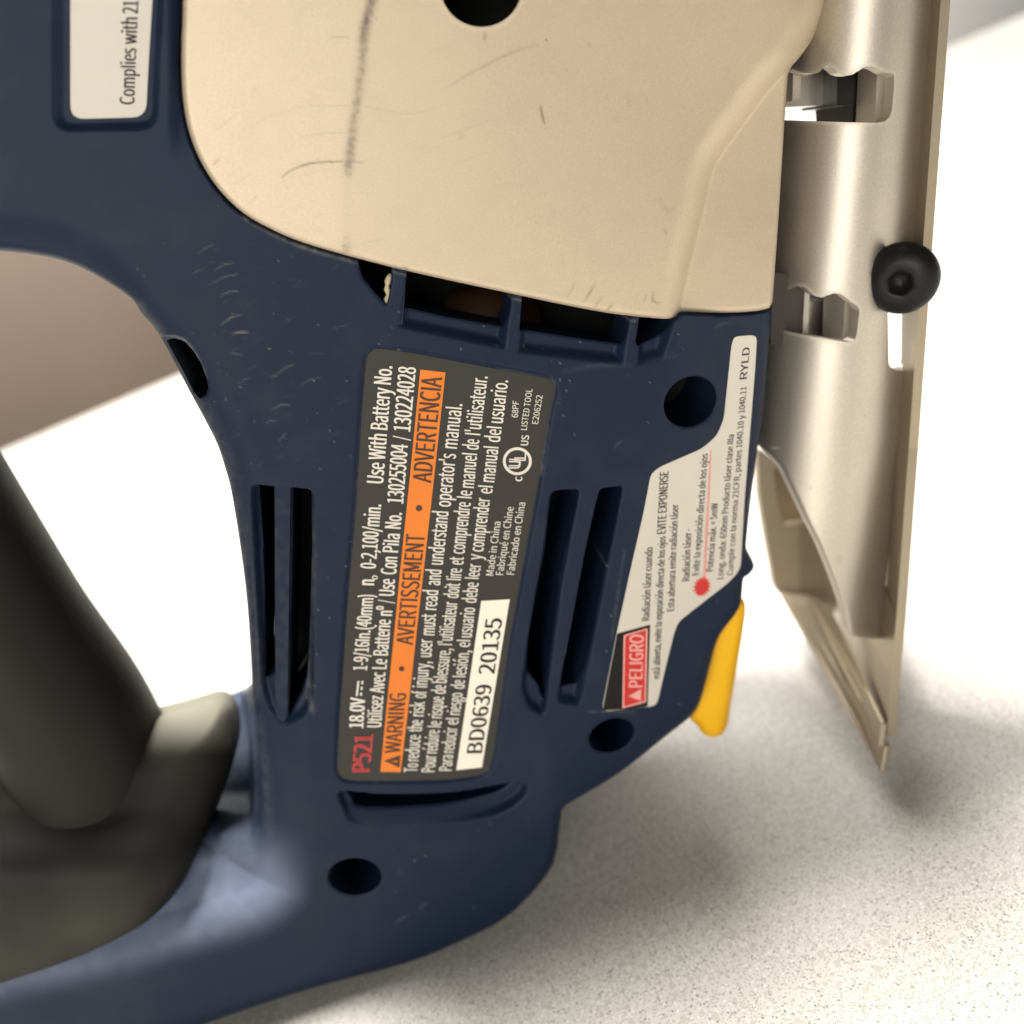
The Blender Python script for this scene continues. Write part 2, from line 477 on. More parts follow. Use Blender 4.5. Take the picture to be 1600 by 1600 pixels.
def base_house(X, Y):
    s = np.maximum(-sdf(CREASE, X, Y)[0], 0)
    q = sdf(FACET, X, Y)[0]
    b = 4.6 * np.minimum(s / 85, 1) ** 2
    over = sst(84, 104, s) * sst(1350, 1230, Y)
    deep = np.clip((1390 - Y) / 300, 0, 1)
    b = b + over * (3.0 + 30 * deep) + np.maximum(s - 85, 0) * (0.03 + 0.06 * sst(1250, 1380, Y))
    k = 14.0
    b = b + 0.040 * (1 - 0.65 * sst(1180, 1360, Y)) * (np.sqrt(q * q + k * k) + q) / 2
    d = np.maximum(sdf(HOUSE, X, Y)[0], 0); r = 16.0
    t = 1 - np.minimum(d / r, 1)
    b = b + 1.6 * (1 - np.sqrt(np.maximum(1 - t * t, 0)))
    b = b + np.where(X < 300, 1.0 * sst(262, 284, X) * sst(260, 120, Y), 0)
    return b


COVER = np.concatenate([
    smooth([(287, -260), (286, 0), (284, 60), (284, 120), (288, 170), (299, 217), (318, 260), (345, 299), (382, 334), (430, 361), (480, 381), (560, 404), (640, 424), (720, 442), (800, 459), (880, 476), (950, 489), (1010, 496), (1042, 498), (1056, 495)], 4, False),
    smooth([(1064, 488), (1072, 487), (1130, 489), (1180, 486), (1202, 481)], 3, False),
    smooth([(1207, 472), (1217, 330), (1225, 200), (1231, 116)], 3, False),
    smooth([(1236, 105), (1252, 86), (1270, 60), (1283, 30), (1290, 0), (1294, -60), (1294, -260)], 4, False)])
LABEL = smooth([(573, 562), (580, 549), (593, 545), (640, 551), (720, 566), (800, 581), (852, 591), (863, 598), (866, 610), (857, 650), (850, 696), (841, 752), (825, 840), (812, 912), (796, 1000), (785, 1075), (775, 1146), (767, 1192), (756, 1208), (720, 1216), (677, 1219), (595, 1220), (548, 1219), (534, 1214), (528, 1203), (528, 1185), (531, 1115), (536, 1050), (545, 920), (556, 802), (565, 652), (570, 590)], 3)


def grow(poly, k):
    p = np.asarray(poly, float); a = np.roll(p, 1, 0); b = np.roll(p, -1, 0); t = b - a
    n = np.stack([t[:, 1], -t[:, 0]], 1); n /= np.linalg.norm(n, axis=1)[:, None] + 1e-9
    area_ = 0.5 * np.sum(p[:, 0] * b[:, 1] - b[:, 0] * p[:, 1])
    return p + n * (k if area_ > 0 else -k)


VENT_L1 = rounded([(401, 758), (428, 762), (429, 900), (428, 1062), (413, 1070), (411, 950), (408, 850)], 4)
VENT_L2 = rounded([(455, 762), (486, 766), (487, 860), (483, 980), (479, 1068), (470, 1092), (450, 1126), (451, 1000), (455, 860)], 5)
VENT_R1 = rounded([(861, 780), (874, 767), (906, 766), (893, 830), (880, 885), (867, 980), (858, 1050), (851, 1104), (844, 1078), (825, 1056), (826, 1000), (838, 930), (852, 870)], 6)
VENT_R2 = rounded([(938, 765), (974, 760), (960, 830), (945, 900), (930, 980), (916, 1045), (903, 1076), (876, 1080), (885, 1020), (900, 940), (915, 860), (928, 800)], 5)
VENT_TA = rounded([(556, 402), (613, 416), (612, 440), (606, 470), (604, 476), (584, 456), (566, 434)], 4)
VENT_TB = rounded([(636, 420), (801, 458), (796, 490), (788, 513), (700, 498), (630, 482)], 3)
VENT_TC = rounded([(816, 460), (987, 488), (980, 524), (973, 540), (930, 535), (812, 517)], 3)
VENT_TD = smooth([(999, 492), (1042, 494), (1056, 496), (1048, 513), (1030, 529), (1010, 538), (994, 536)], 3)
SLOT_B = smooth([(541, 1240), (547, 1256), (556, 1267), (600, 1269), (700, 1264), (768, 1251), (793, 1239), (806, 1224), (770, 1233), (700, 1240), (600, 1242)], 4)
NOTCH = np.array([(259, 531), (272, 529), (288, 534), (303, 550), (315, 570), (322, 590), (325, 606), (322, 618), (312, 624), (303, 614), (284, 577), (270, 552)], float)
RECESS_L = rounded([(388, 755), (492, 764), (492, 1095), (478, 1122), (445, 1138), (418, 1118), (404, 1075)], 14)
RECESS_R1 = rounded([(858, 765), (908, 762), (896, 830), (872, 980), (856, 1110), (848, 1122), (822, 1108), (812, 1078), (822, 1000), (846, 860)], 12)
RECESS_R2 = rounded([(936, 762), (976, 757), (950, 900), (918, 1060), (908, 1105), (868, 1100), (880, 1020), (912, 860)], 10)
RECESS_S = smooth([(530, 1236), (536, 1268), (546, 1287), (575, 1294), (660, 1294), (752, 1282), (800, 1264), (826, 1236), (806, 1222), (700, 1239), (600, 1241)], 4)
RECESS_T = [rounded(p, 5) for p in ([(636, 425), (801, 462), (792, 548), (620, 512)], [(816, 465), (987, 492), (976, 572), (806, 552)], [(999, 495), (1062, 492), (1040, 560), (992, 574)])]
STICK_L = rounded([(110, -120), (246, -120), (238, 0), (232, 100), (228, 183), (110, 186)], 22)
STICK_LR = rounded([(80, -160), (266, -160), (258, 0), (252, 110), (249, 205), (80, 208)], 34)

# ---- scratches and dust on the housing
STR = []
for (x0, y0, x1, y1, bow, w, a) in (
    (336, 422, 364, 411, 3, 1.3, 0.5), (328, 445, 372, 428, 4, 1.2, 0.4), (345, 462, 372, 455, 3, 1.3, 0.45), (345, 508, 376, 492, 4, 1.6, 0.6), (364, 521, 388, 519, 1, 2.0, 0.85),
    (432, 586, 458, 570, 3, 1.8, 0.4), (310, 396, 334, 382, 2, 1.2, 0.3), (520, 515, 545, 508, 2, 1.0, 0.25), (960, 700, 972, 690, 2, 1.2, 0.4),
    (1116, 512, 1142, 505, 3, 3.0, 0.22), (1004, 566, 1060, 556, 2, 4, 0.12), (880, 580, 985, 570, 4, 5, 0.14), (618, 1442, 640, 1430, 2, 2.0, 0.25), (656, 1420, 668, 1412, 2, 3.5, 0.2),
    (425, 640, 452, 632, 3, 1.2, 0.45), (412, 662, 436, 656, 2, 1.0, 0.4), (436, 690, 448, 676, 1, 1.2, 0.35), (424, 590, 434, 586, 1, 1.5, 0.5), (470, 602, 500, 590, 3, 1.0, 0.35), (300, 428, 318, 420, 1, 1.0, 0.3), (360, 552, 380, 556, 1, 1, 0.4), (372, 600, 392, 590, 2, 1, 0.35)):
    STR.append(([(x0, y0), ((x0 + x1) / 2, (y0 + y1) / 2 - bow), (x1, y1)], w, a))
for _ in range(60):
    cx, cy = RNG.uniform(290, 560), RNG.uniform(380, 760); an = RNG.normal(-0.35, 0.35); L = RNG.uniform(6, 26)
    STR.append(([(cx, cy), (cx + L * math.cos(an), cy + L * math.sin(an))], RNG.uniform(0.7, 1.1), RNG.uniform(0.03, 0.15)))
SPK = []
for n_, (ax, ay, bx, by), (r0, r1) in ((130, (300, 380, 560, 1150), (0.8, 1.7)), (110, (590, 470, 1090, 600), (0.9, 2.0)), (80, (860, 600, 1160, 1120), (0.8, 1.6)), (50, (200, 200, 480, 700), (0.8, 1.4)), (40, (500, 1180, 860, 1480), (0.8, 1.6)), (60, (470, 760, 500, 1120), (0.9, 2.2)), (50, (845, 590, 890, 660), (0.8, 1.8))):
    for _ in range(int(n_ * 0.6)): SPK.append((RNG.uniform(ax, bx), RNG.uniform(ay, by), RNG.uniform(r0, r1) * 0.85, RNG.uniform(0.06, 0.8) ** 2 + 0.04))
DUSTL = [((smooth([(482, 770), (487, 870), (484, 980), (480, 1060), (488, 1110)], 4, False)), 5, 0.30), (smooth([(428, 764), (440, 900), (440, 1100)], 3, False), 9, 0.10),
         (smooth([(380, 338), (430, 366), (480, 387), (560, 409)], 4, False), 4.0, 0.42), (smooth([(560, 409), (640, 430), (800, 465), (950, 495), (1042, 504)], 4, False), 2.5, 0.5),
         (smooth([(260, 540), (300, 618), (340, 695), (362, 770), (376, 860), (388, 980), (396, 1080)], 4, False), 14, 0.22), (smooth([(215, 480), (247, 520)], 3, False), 10, 0.3),
         (smooth([(250, 524), (285, 529), (305, 552), (322, 588)], 4, False), 2.0, 0.6), (smooth([(404, 1125), (414, 1200), (420, 1300)], 3, False), 9, 0.12),
         (smooth([(575, 548), (566, 650), (552, 850), (530, 1190)], 4, False), 2.0, 0.14),
         (smooth([(866, 600), (857, 650), (845, 740)], 3, False), 4, 0.30), (smooth([(780, 580), (866, 597)], 3, False), 3, 0.35), (smooth([(976, 860), (955, 1000)], 3, False), 2.0, 0.16), (smooth([(920, 1112), (990, 1112)], 3, False), 2.0, 0.18)]


def hashnoise(X, Y, s, seed):
    """smooth value noise"""
    rg = np.random.default_rng(seed); T = rg.random((257, 257))
    x = (X / s) % 256; y = (Y / s) % 256; i = x.astype(int); j = y.astype(int); fx = x - i; fy = y - j
    fx = fx * fx * (3 - 2 * fx); fy = fy * fy * (3 - 2 * fy)
    return (T[j, i] * (1 - fx) + T[j, i + 1] * fx) * (1 - fy) + (T[j + 1, i] * (1 - fx) + T[j + 1, i + 1] * fx) * fy


def wear_sheen_house(X, Y, wl):
    g = np.zeros(X.shape); du = np.zeros(X.shape)
    n1 = hashnoise(X, Y, 6, 1) * 0.6 + hashnoise(X, Y, 2.6, 2) * 0.4
    for pts, w, a in STR:
        d, s = dline(pts, X, Y, 8); du = np.maximum(du, 0.6 * a * sst(w + 0.9, 0.2, d) * (0.5 + 0.8 * n1) * np.sin(np.pi * np.clip(s * 0.9 + 0.05, 0, 1)) ** 0.5)
    for x, y, r, a in SPK:
        m = (np.abs(X - x) < r + 3) & (np.abs(Y - y) < r + 3)
        if m.any(): du[m] = np.maximum(du[m], a * sst(r + 1.0, r * 0.2, np.hypot(X[m] - x, Y[m] - y)))
    for pts, w, a in DUSTL:
        d, s = dline(pts, X, Y, 40); du = np.maximum(du, a * np.exp(-(d / w) ** 2) * (0.25 + 1.3 * np.clip(n1 - 0.2, 0, 1)))
    haze = np.clip(hashnoise(X, Y, 70, 5) * 0.6 + hashnoise(X, Y, 25, 6) * 0.4 - 0.5, 0, 1) * 0.06
    du = np.maximum(du, haze)
    # rubbed, dusty grey film on the shoulder where the grip starts
    sh = sst(430, 380, X) * sst(1110, 1180, Y) * sst(1400, 1330, Y); g = np.maximum(g, 0.0 * sh); du = np.maximum(du, 0.14 * sh * n1)
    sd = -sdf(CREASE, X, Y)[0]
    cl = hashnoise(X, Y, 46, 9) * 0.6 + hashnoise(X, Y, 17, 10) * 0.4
    rub_sheen = sst(-6, 80, sd) * sst(1270, 1420, Y) * (0.50 + 0.40 * cl) + 0.25 * sst(84, 95, sd) * sst(1230, 1120, Y) * sst(330, 350, X)  # pale blue paints in the scoop's glossy sheen along with its scuffs
    du = du * (1 - wl); return np.maximum(g, 0.85 * wl), du, rub_sheen


def skirt_house(x, y, b):
    return np.where((x < 396.5) & (y > 1070) & (y < 1250), b + 2.0, 62.0)


H1 = ellipse(554.5, 1371, 42, 29, 0); H2 = ellipse(956, 1150, 37, 25, -22); H3 = ellipse(1079, 628, 44, 37, -38)
pk = [(grow(COVER, 5.0), 4.2, 1.5)]
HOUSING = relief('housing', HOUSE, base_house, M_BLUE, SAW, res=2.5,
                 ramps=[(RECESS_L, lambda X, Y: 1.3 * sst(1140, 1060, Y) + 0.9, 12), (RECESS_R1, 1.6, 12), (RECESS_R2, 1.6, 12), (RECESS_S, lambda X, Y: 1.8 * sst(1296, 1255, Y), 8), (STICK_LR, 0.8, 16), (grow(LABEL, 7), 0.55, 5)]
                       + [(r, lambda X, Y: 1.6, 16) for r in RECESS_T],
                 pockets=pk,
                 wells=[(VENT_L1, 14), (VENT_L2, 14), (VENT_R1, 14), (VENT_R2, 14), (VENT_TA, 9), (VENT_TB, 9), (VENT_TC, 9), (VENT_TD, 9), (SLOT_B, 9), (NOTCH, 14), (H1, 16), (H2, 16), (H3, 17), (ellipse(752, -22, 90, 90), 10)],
                 skirt=skirt_house, wear_and_light=wear_sheen_house)

# the inside of the machine: sheets coloured black for the shade behind the openings, and the far half of the shell
def plate_fit(name, poly, Y, mat, th=2.0):
    p = np.asarray(poly, float); m = len(p)
    f = P(p[:, 0], p[:, 1], np.full(m, 0.0)); f[:, 1] = Y * 1e-3; k = f.copy(); k[:, 1] += th * 1e-3
    return mesh_obj(name, np.concatenate([f, k]), [tuple(range(m))[::-1], tuple(range(m, 2 * m))] + [(i, (i + 1) % m, m + (i + 1) % m, m + i) for i in range(m)], mat, SAW)


plate_fit('rear_shell', [(-70, -260), (1150, -260), (1150, 230), (1188, 300), (1202, 440), (1202, 495), (1189, 640), (1168, 790), (1158, 905), (1148, 955), (1126, 985), (1105, 1045), (1082, 1110), (1040, 1146), (884, 1254), (868, 1300), (856, 1356), (780, 1434), (640, 1498), (482, 1540), (470, 1300), (440, 1190), (408, 1085), (396, 1010), (390, 930), (366, 772), (344, 696), (304, 620), (226, 490), (202, 460), (120, 411), (-70, 384)], 58, M_INSIDE)
for pp, yy in ((H1, 13.0), (H2, 17.0), (H3, 17.0)):
    plate_fit('screw_well_floor', grow(pp, 6), yy, M_INSIDE)  # plain discs closing the screw holes, coloured black for the shade inside
plate_fit('slot_floor', grow(SLOT_B, 6), 9.5, M_INSIDE)
plate_fit('inner_moulding', [(375, 720), (380, 560), (540, 400), (700, -200), (1120, -200), (1160, 560), (1060, 1170), (850, 1290), (420, 1260)], 24, M_INSIDE)


# the ribs that split each side vent stand a little proud of the recess floor
def rib(name, poly, top, deep):
    return relief(name, rounded(poly, 3), lambda X, Y: base_house(X, Y) + top, M_BLUE, SAW, 2.5, skirt=lambda x, y, b: b + deep,
                  wear_and_light=lambda X, Y, w: (0 * X, 0.08 * np.clip(hashnoise(X, Y, 9, 4) - 0.3, 0, 1)))


rib('vent_rib', [(429, 759), (454, 760), (452, 900), (449, 1120), (440, 1132), (431, 1118), (430, 1000)], 0.35, 8)
rib('vent_rib', [(907, 763), (936, 762), (914, 860), (884, 1020), (864, 1100), (853, 1112), (858, 1060), (880, 900)], 0.1, 8)
rib('vent_rib', [(613, 417), (635, 421), (632, 470), (628, 512), (606, 508), (609, 470)], 0.3, 8)
rib('vent_rib', [(801, 458), (815, 461), (810, 520), (803, 560), (790, 557), (795, 515)], 0.3, 8)
rib('vent_rib', [(987, 488), (999, 490), (992, 540), (987, 580), (976, 578), (980, 535)], 0.3, 8)

# ---- what shows inside the vents
tube('motor_winding', [P(700, 500, 0.016), P(760, 500, 0.015), P(830, 510, 0.016)], [0.0045, 0.0055, 0.0045], M_COPPER, SAW, 16)
mp = [P(a, b, c) for a, b, c in ((876, 858, 0.009), (879, 868, 0.007), (882, 878, 0.0065), (883, 888, 0.008))]
tube('wire', mp, [0.0004] * 4, M_WIRE, SAW, 8)
dr = smooth([(610, 428), (606, 440), (605, 452), (607, 462), (603, 474), (605, 484)], 2, False)
tube('glue_drip', [P(a, b, base_house(np.array([a]), np.array([b]))[0] * 1e-3 + 0.0008) for a, b in dr], [0.0002, 0.0004, 0.0005, 0.0003, 0.0005, 0.0004, 0.00035, 0.0005, 0.0003, 0.0004, 0.0003], M_DRIP, SAW, 6)

# ---- gear cover
CREASE_C = np.concatenate([smooth([(1064, 540), (1063, 490), (1077, 424), (1100, 330), (1111, 279), (1126, 245), (1156, 203), (1197, 147), (1231, 109), (1262, 66), (1300, 10), (1330, -60), (1330, -260)], 4, False), [(-400, -260), (-400, 540)]])


def base_cover(X, Y):
    dm = sdf(CREASE_C, X, Y)[0]
    r = 44.0; t = 1 - np.clip(dm / r, 0, 1)
    body = -1.6 + 3.4 * t ** 2.2
    facet = 1.8 + np.maximum(-dm, 0) * 0.006
    b = np.where(dm > 0, body, facet)
    d = np.maximum(sdf(COVER, X, Y)[0], 0); rr = 9.0; k = 1 - np.clip(d / rr, 0, 1)
    b = b + 0.9 * (1 - np.sqrt(np.maximum(1 - k * k, 0)))
    nose = np.maximum(0, X - 1190) * sst(130, 60, Y); b = b + 0.0006 * nose ** 2
    xe = 560 - (Y - 120) * 0.085; k = 10.0; bend = (np.sqrt((xe - X) ** 2 + k * k) + (xe - X)) / 2
    return b + 0.0022 * bend + 0.000016 * np.maximum(X - 700, 0) ** 2 * sst(560, 100, Y)


CS = []
for pts, w, a in (
    ([(440, 278), (452, 268), (478, 257), (510, 253), (545, 253), (568, 254)], 1.5, 0.62), ([(332, 258), (343, 248)], 1.2, 0.5), ([(368, 210), (420, 182), (480, 166), (540, 165), (590, 170), (640, 178), (690, 165)], 0.9, 0.16),
    ([(335, 207), (370, 178)], 0.9, 0.2), ([(470, 215), (510, 208), (560, 209)], 0.9, 0.2), ([(700, 136), (740, 112), (800, 82), (842, 70)], 2.2, 0.28), ([(845, 166), (847, 180), (851, 194)], 1.9, 0.75),
    ([(758, 50), (757, 64)], 2.0, 0.4), ([(930, 444), (912, 472)], 1.4, 0.5), ([(900, 440), (885, 466)], 1.0, 0.3), ([(942, 462), (928, 482)], 1.0, 0.35), ([(958, 474), (946, 488)], 1.3, 0.5), ([(1021, 456), (1020, 470), (1032, 474)], 1.8, 0.42), ([(1010, 460), (1006, 472)], 1.6, 0.3),
    ([(358, 292), (392, 272)], 0.8, 0.16), ([(386, 320), (402, 306)], 0.8, 0.25), ([(440, 282), (520, 262)], 0.8, 0.12), ([(545, 386), (600, 372)], 1.0, 0.12), ([(705, 260), (760, 236)], 1.0, 0.1), ([(690, 215), (760, 190)], 3.0, 0.09), ([(515, 58), (545, 58)], 1.2, 0.3), ([(980, 146), (984, 168)], 3.0, 0.16), ([(1008, 150), (1012, 162)], 3.0, 0.12), ([(1030, 312), (1044, 330), (1052, 324)], 5.0, 0.15), ([(1038, 358), (1042, 368)], 2, 0.3), ([(630, 417), (638, 421)], 2.5, 0.4)):
    CS.append((smooth(pts, 4, False) if len(pts) > 2 else pts, w, a))
BLOB = [(571, 35, 8, 0.80), (567, 44, 4, 0.7), (567, 110, 4, 0.72), (563, 90, 3, 0.4), (588, 30, 3, 0.35), (854, 63, 2.6, 0.85), (545, 252, 4, 0.5), (539, 385, 5, 0.35), (540, 372, 4, 0.22), (396, 140, 6, 0.15), (720, 210, 10, 0.12), (634, 418, 4, 0.3), (920, 70, 5, 0.14), (885, 108, 4, 0.12), (838, 348, 3, 0.18), (460, 292, 1.6, 0.3), (532, 202, 2.5, 0.25), (305, 214, 5, 0.2)]


def wear_cover(X, Y, wl):
    n1 = hashnoise(X, Y, 7, 11) * 0.5 + hashnoise(X, Y, 3, 12) * 0.5; n2 = hashnoise(X, Y, 26, 13)
    g = np.zeros(X.shape)
    d, s = dline(smooth([(596, -40), (582, 0), (570, 45), (564, 110), (556, 170), (548, 230), (543, 280), (541, 390)], 4, False), X, Y, 60)
    along = np.interp(Y, [-60, 40, 100, 130, 180, 262, 282, 360, 395], [0.85, 0.75, 0.46, 0.42, 0.52, 0.60, 0.08, 0.03, 0.35])
    g = np.maximum(g, along * np.exp(-(d / 8.0) ** 2) * (0.35 + 1.0 * n1))
    g = np.maximum(g, 0.10 * sst(15, -5, d) * n2)
    for pts, w, a in CS:
        d, s = dline(pts, X, Y, 10); g = np.maximum(g, 1.25 * a * sst(w + 1.4, 0.0, d) * (0.55 + 0.5 * n1) * np.sin(np.pi * (0.08 + 0.84 * s)) ** 0.6)
    for x, y, r, a in BLOB:
        dd = np.hypot(X - x, Y - y) + (n1 - 0.5) * r * 1.4; g = np.maximum(g, a * sst(r, r * 0.3, dd))
    d = sdf(COVER, X, Y)[0]; g = np.maximum(g, 0.30 * np.exp(-(d / 2.5) ** 2) * n1)
    g = np.maximum(g, 0.035 * np.clip(n2 * 1.6 - 0.6, 0, 1))
    g = np.maximum(g, 0.30 * np.exp(-((np.hypot(X - 752, Y + 22) - 65) / 2.5) ** 2) * n1)
    return g, 0.25 * np.exp(-(((np.hypot(X - 752, Y + 22)) - 68) / 2.2) ** 2)


HOLE_C = ellipse(752, -22, 64, 64, 0, 60)
relief('gear_cover', COVER, base_cover, M_CREAM, SAW, res=2.5, holes=[HOLE_C],
       skirt=lambda x, y, b: np.where((np.hypot(x - 752, y + 22) < 70), b + 1.5, np.where(x > 1190, 14.0, 4.0)), wear_and_light=wear_cover)

# ---- rating label
flat = lambda X, Y: base_house(X, Y)
LBL = relief('rating_label', LABEL, lambda X, Y: base_house(X, Y) + 0.45, M_LABEL, SAW, res=5, skirt=lambda x, y, b: b + 0.12)
LBL['label'] = 'dark grey rating and warning label'


def sl(y): return 0.10 * (1215 - y) / 650


LB = 0.43


def words(pr, lst, h0, h1, ya, yb, bold=0.008):
    for s, x0, y0, x1, y1 in lst:
        f = lambda y: h0 + (h1 - h0) * (ya - y) / (ya - yb)
        pr.text(s, x0, y0, x1, y1, f(y0), f(y1), sl((y0 + y1) / 2), bold)


lab = lambda X, Y: base_house(X, Y) + LB
band = Print(lab, 0.02); band.poly([(594.4, 1206), (604.2, 1105), (616.5, 985), (624.5, 900), (641, 740), (656.8, 577.5), (696, 582), (679, 740), (661, 900), (651.2, 985), (638.2, 1105), (626, 1206.5)]); band.build('warning_band', M_ORANGE, LBL)
ser = Print(lab, 0.02); ser.poly([(713, 1203.5), (752, 939), (796.5, 936.5), (753, 1199)]); SER = ser.build('serial_panel', M_SERIAL, LBL)

t = Print(lab, 0.05)
t.text('P521', 578, 1205, 583, 1149, 28, 28.5, 0.0, 0.022); t.build('model_number', M_RED, LBL)

w = Print(lab, 0.05)
w.text('18.0V', 567.5, 1137, 570.6, 1090.5, 22, 23, 0.01, 0.014)
w.poly([(555.8, 1087.5), (558.6, 1064), (561.6, 1064), (559, 1087.5)])
for k in range(3):
    ya = 1087 - k * 9; yb = ya - 5; xa = 562.5 + k * 0.9
    w.poly([(xa, ya), (xa + 0.4, yb), (xa + 3.4, yb), (xa + 3, ya)])
w.text('1-9/16In.(40mm)', 573.5, 1047, 584, 930, 22, 23, 0.02, 0.010)
w.text('n', 584.4, 914, 585, 906.5, 25, 25, 0.04, 0.012); w.text('o', 590, 905.5, 590, 899.5, 11.5, 11.5, 0.04, 0.012)
w.text('0-2,100/min.', 587, 888.5, 595.6, 789, 24, 25, 0.06, 0.010)
w.text('Use With Battery No.', 598.7, 755.5, 613, 573, 25.6, 27, 0.085, 0.010)
words(w, [('Utilisez', 595.6, 1136, 599, 1087.5), ('Avec', 600, 1082.5, 602.5, 1051), ('Le', 604, 1045, 605, 1030.5), ('Batterie', 606, 1024, 610.6, 969), ('n\u00ba', 612.5, 962, 614, 948),
          ('Use', 616, 931, 617, 905.6), ('Con', 619, 897.5, 621, 871), ('Pila', 622, 863, 625, 835), ('No.', 626, 826, 628, 802), ('130255004', 630, 786.5, 637.5, 695.5), ('130224028', 641, 674, 650, 575)], 22, 27, 1136, 575, 0.010)
w.poly([(617.4, 943), (617, 941.5), (590.4, 936.8), (590.8, 938.3)]); w.poly([(642.2, 688.8), (642.2, 687), (613.8, 680.5), (613.8, 682.2)])
words(w, [('To', 652, 1206, 653.5, 1193), ('reduce', 654, 1189, 657.5, 1149), ('the', 659, 1143, 661, 1125.6), ('risk', 662, 1119, 664, 1097), ('of', 665.6, 1090.6, 667, 1080), ('injury,', 667.5, 1074, 671.5, 1034), ('user', 674, 1026.5, 676, 999.5), ('must', 679, 992.5, 681, 960),
          ('read', 682, 953, 685, 923), ('and', 687.5, 914.5, 690, 891), ('understand', 692, 882.5, 701, 800), ("operator's", 704, 792, 712.5, 710), ('manual.', 714, 701, 722.5, 632)], 21, 25.5, 1206, 632, 0.006)
words(w, [('Pour', 679, 1206, 682, 1180.5), ('r\u00e9duire', 683, 1177, 687, 1141), ('le', 689, 1136, 690, 1127), ('risque', 690.6, 1122, 694, 1089), ('de', 696, 1084, 697, 1071), ('blessure,', 697.5, 1067, 705, 1014), ("l'utilisateur", 706, 1008, 715, 941), ('doit', 716, 934.5, 719, 912),
          ('lire', 720, 906.5, 722, 889), ('et', 724, 882.5, 724.6, 871), ('comprendre', 725.6, 865.5, 735.6, 785.6), ('le', 737, 778.5, 738, 767.5), ('manuel', 740.6, 762.5, 745.6, 709.5), ('de', 747.5, 703, 749, 687.5), ("l'utilisateur.", 750.5, 680, 762, 589)], 20.6, 24.6, 1206, 589, 0.006)
words(w, [('Para', 705.6, 1204, 708, 1180), ('reducir', 709, 1176, 715, 1137), ('el', 715.6, 1132, 717, 1122.5), ('riesgo', 719, 1117, 723, 1083), ('de', 725.6, 1076, 726.5, 1063), ('lesi\u00f3n,', 727.5, 1058, 734, 1017), ('el', 734, 1011, 735, 1000.5), ('usuario', 737, 996, 742.5, 950), ('debe', 744, 942, 748, 911),
          ('leer', 748, 904.5, 752, 882), ('y', 752.5, 875, 753, 866.5), ('comprender', 755, 862, 766, 779), ('el', 769, 771.5, 770, 760), ('manual', 772.5, 753.5, 779, 699), ('del', 781, 691, 784, 668), ('usuario.', 785.6, 661.5, 794, 595)], 19.8, 24.2, 1204, 595, 0.006)
words(w, [('Made in China', 770.6, 899.5, 782.5, 815.5), ('Fabriqu\u00e9 en Chine', 786, 898.5, 803, 792.5), ('Fabricado en China', 803, 898, 821, 785.5)], 11.4, 12, 900, 785, 0.004)
words(w, [('68PF', 809, 652.5, 811, 627), ('LISTED TOOL', 823, 672, 832, 608), ('E206252', 840.6, 662.5, 848, 618)], 9.4, 9.8, 672, 608, 0.004)
w.build('lettering', M_PRINTW, LBL)
u = Print(lab, 0.05)
u.text('US', 825, 696, 827, 680.5, 11.5, 11.5, 0.05, 0.012); u.text('c', 815.6, 752, 816, 745, 14, 14, 0.04, 0.012)
u.ring(808.3, 720.6, 22.6, 21.8, 4.4)
u.text('U', 813, 730.8, 813.4, 718.8, 18, 18, 0.02, 0.035); u.text('L', 821.5, 718.6, 822, 709.4, 18, 18, 0.02, 0.035)
u.build('certification_mark', M_PRINTW, LBL)
b = Print(lab, 0.06)
b.text('WARNING', 625, 1176.5, 635, 1084, 24, 26, 0.01, 0.010); b.text('AVERTISSEMENT', 645, 1007.5, 664, 836, 26, 29, 0.04, 0.010); b.text('ADVERTENCIA', 673.7, 754.5, 691, 590.5, 29, 32, 0.085, 0.010)
b.poly(ellipse(627.5, 1045, 4.4, 4.0)); b.poly(ellipse(654.7, 794, 5.2, 4.8)); b.poly([(600, 1189), (624.5, 1199.5), (625.5, 1180)])
b.build('warning_lettering', M_PRINTB, LBL)
ex = Print(lab, 0.08); ex.poly([(609.5, 1189.8), (620.5, 1190.9), (620.6, 1188.4)]); ex.build('exclamation_mark', M_ORANGE, LBL)
s_ = Print(lab, 0.06)
s_.text('BD0639', 753, 1176, 769, 1070.5, 24, 24.8, -0.02, 0.013); s_.text('20135', 772.5, 1052.5, 785, 967, 25, 26, -0.01, 0.013)
s_.build('serial_number', M_PRINTK, LBL)

# ---- laser warning sticker on the receding flank
STICK = np.concatenate([rounded([(1147, 526), (1183, 523), (1180, 575), (1175, 637), (1164, 773), (1157, 889), (1140, 909), (1077, 958), (1060, 972), (1054, 987), (1043, 1030), (1026, 1103), (940, 1112), (963.5, 990), (986, 887), (1005, 804), (1017, 741), (1030, 730), (1097, 701), (1120, 681), (1131, 655), (1137, 597), (1143, 540)], 10, 3)])
STK = relief('laser_warning_sticker', STICK, base_house, M_STICK, SAW, res=4, skirt=lambda x, y, b_: b_ + 0.1, lift=0.06)
STK['label'] = 'white Spanish laser warning sticker'
def printed(name, poly, lift, mat, res=3):
    return relief(name, poly, base_house, mat, STK, res=res, skirt=lambda x, y, b_: b_ + 0.01, lift=lift)


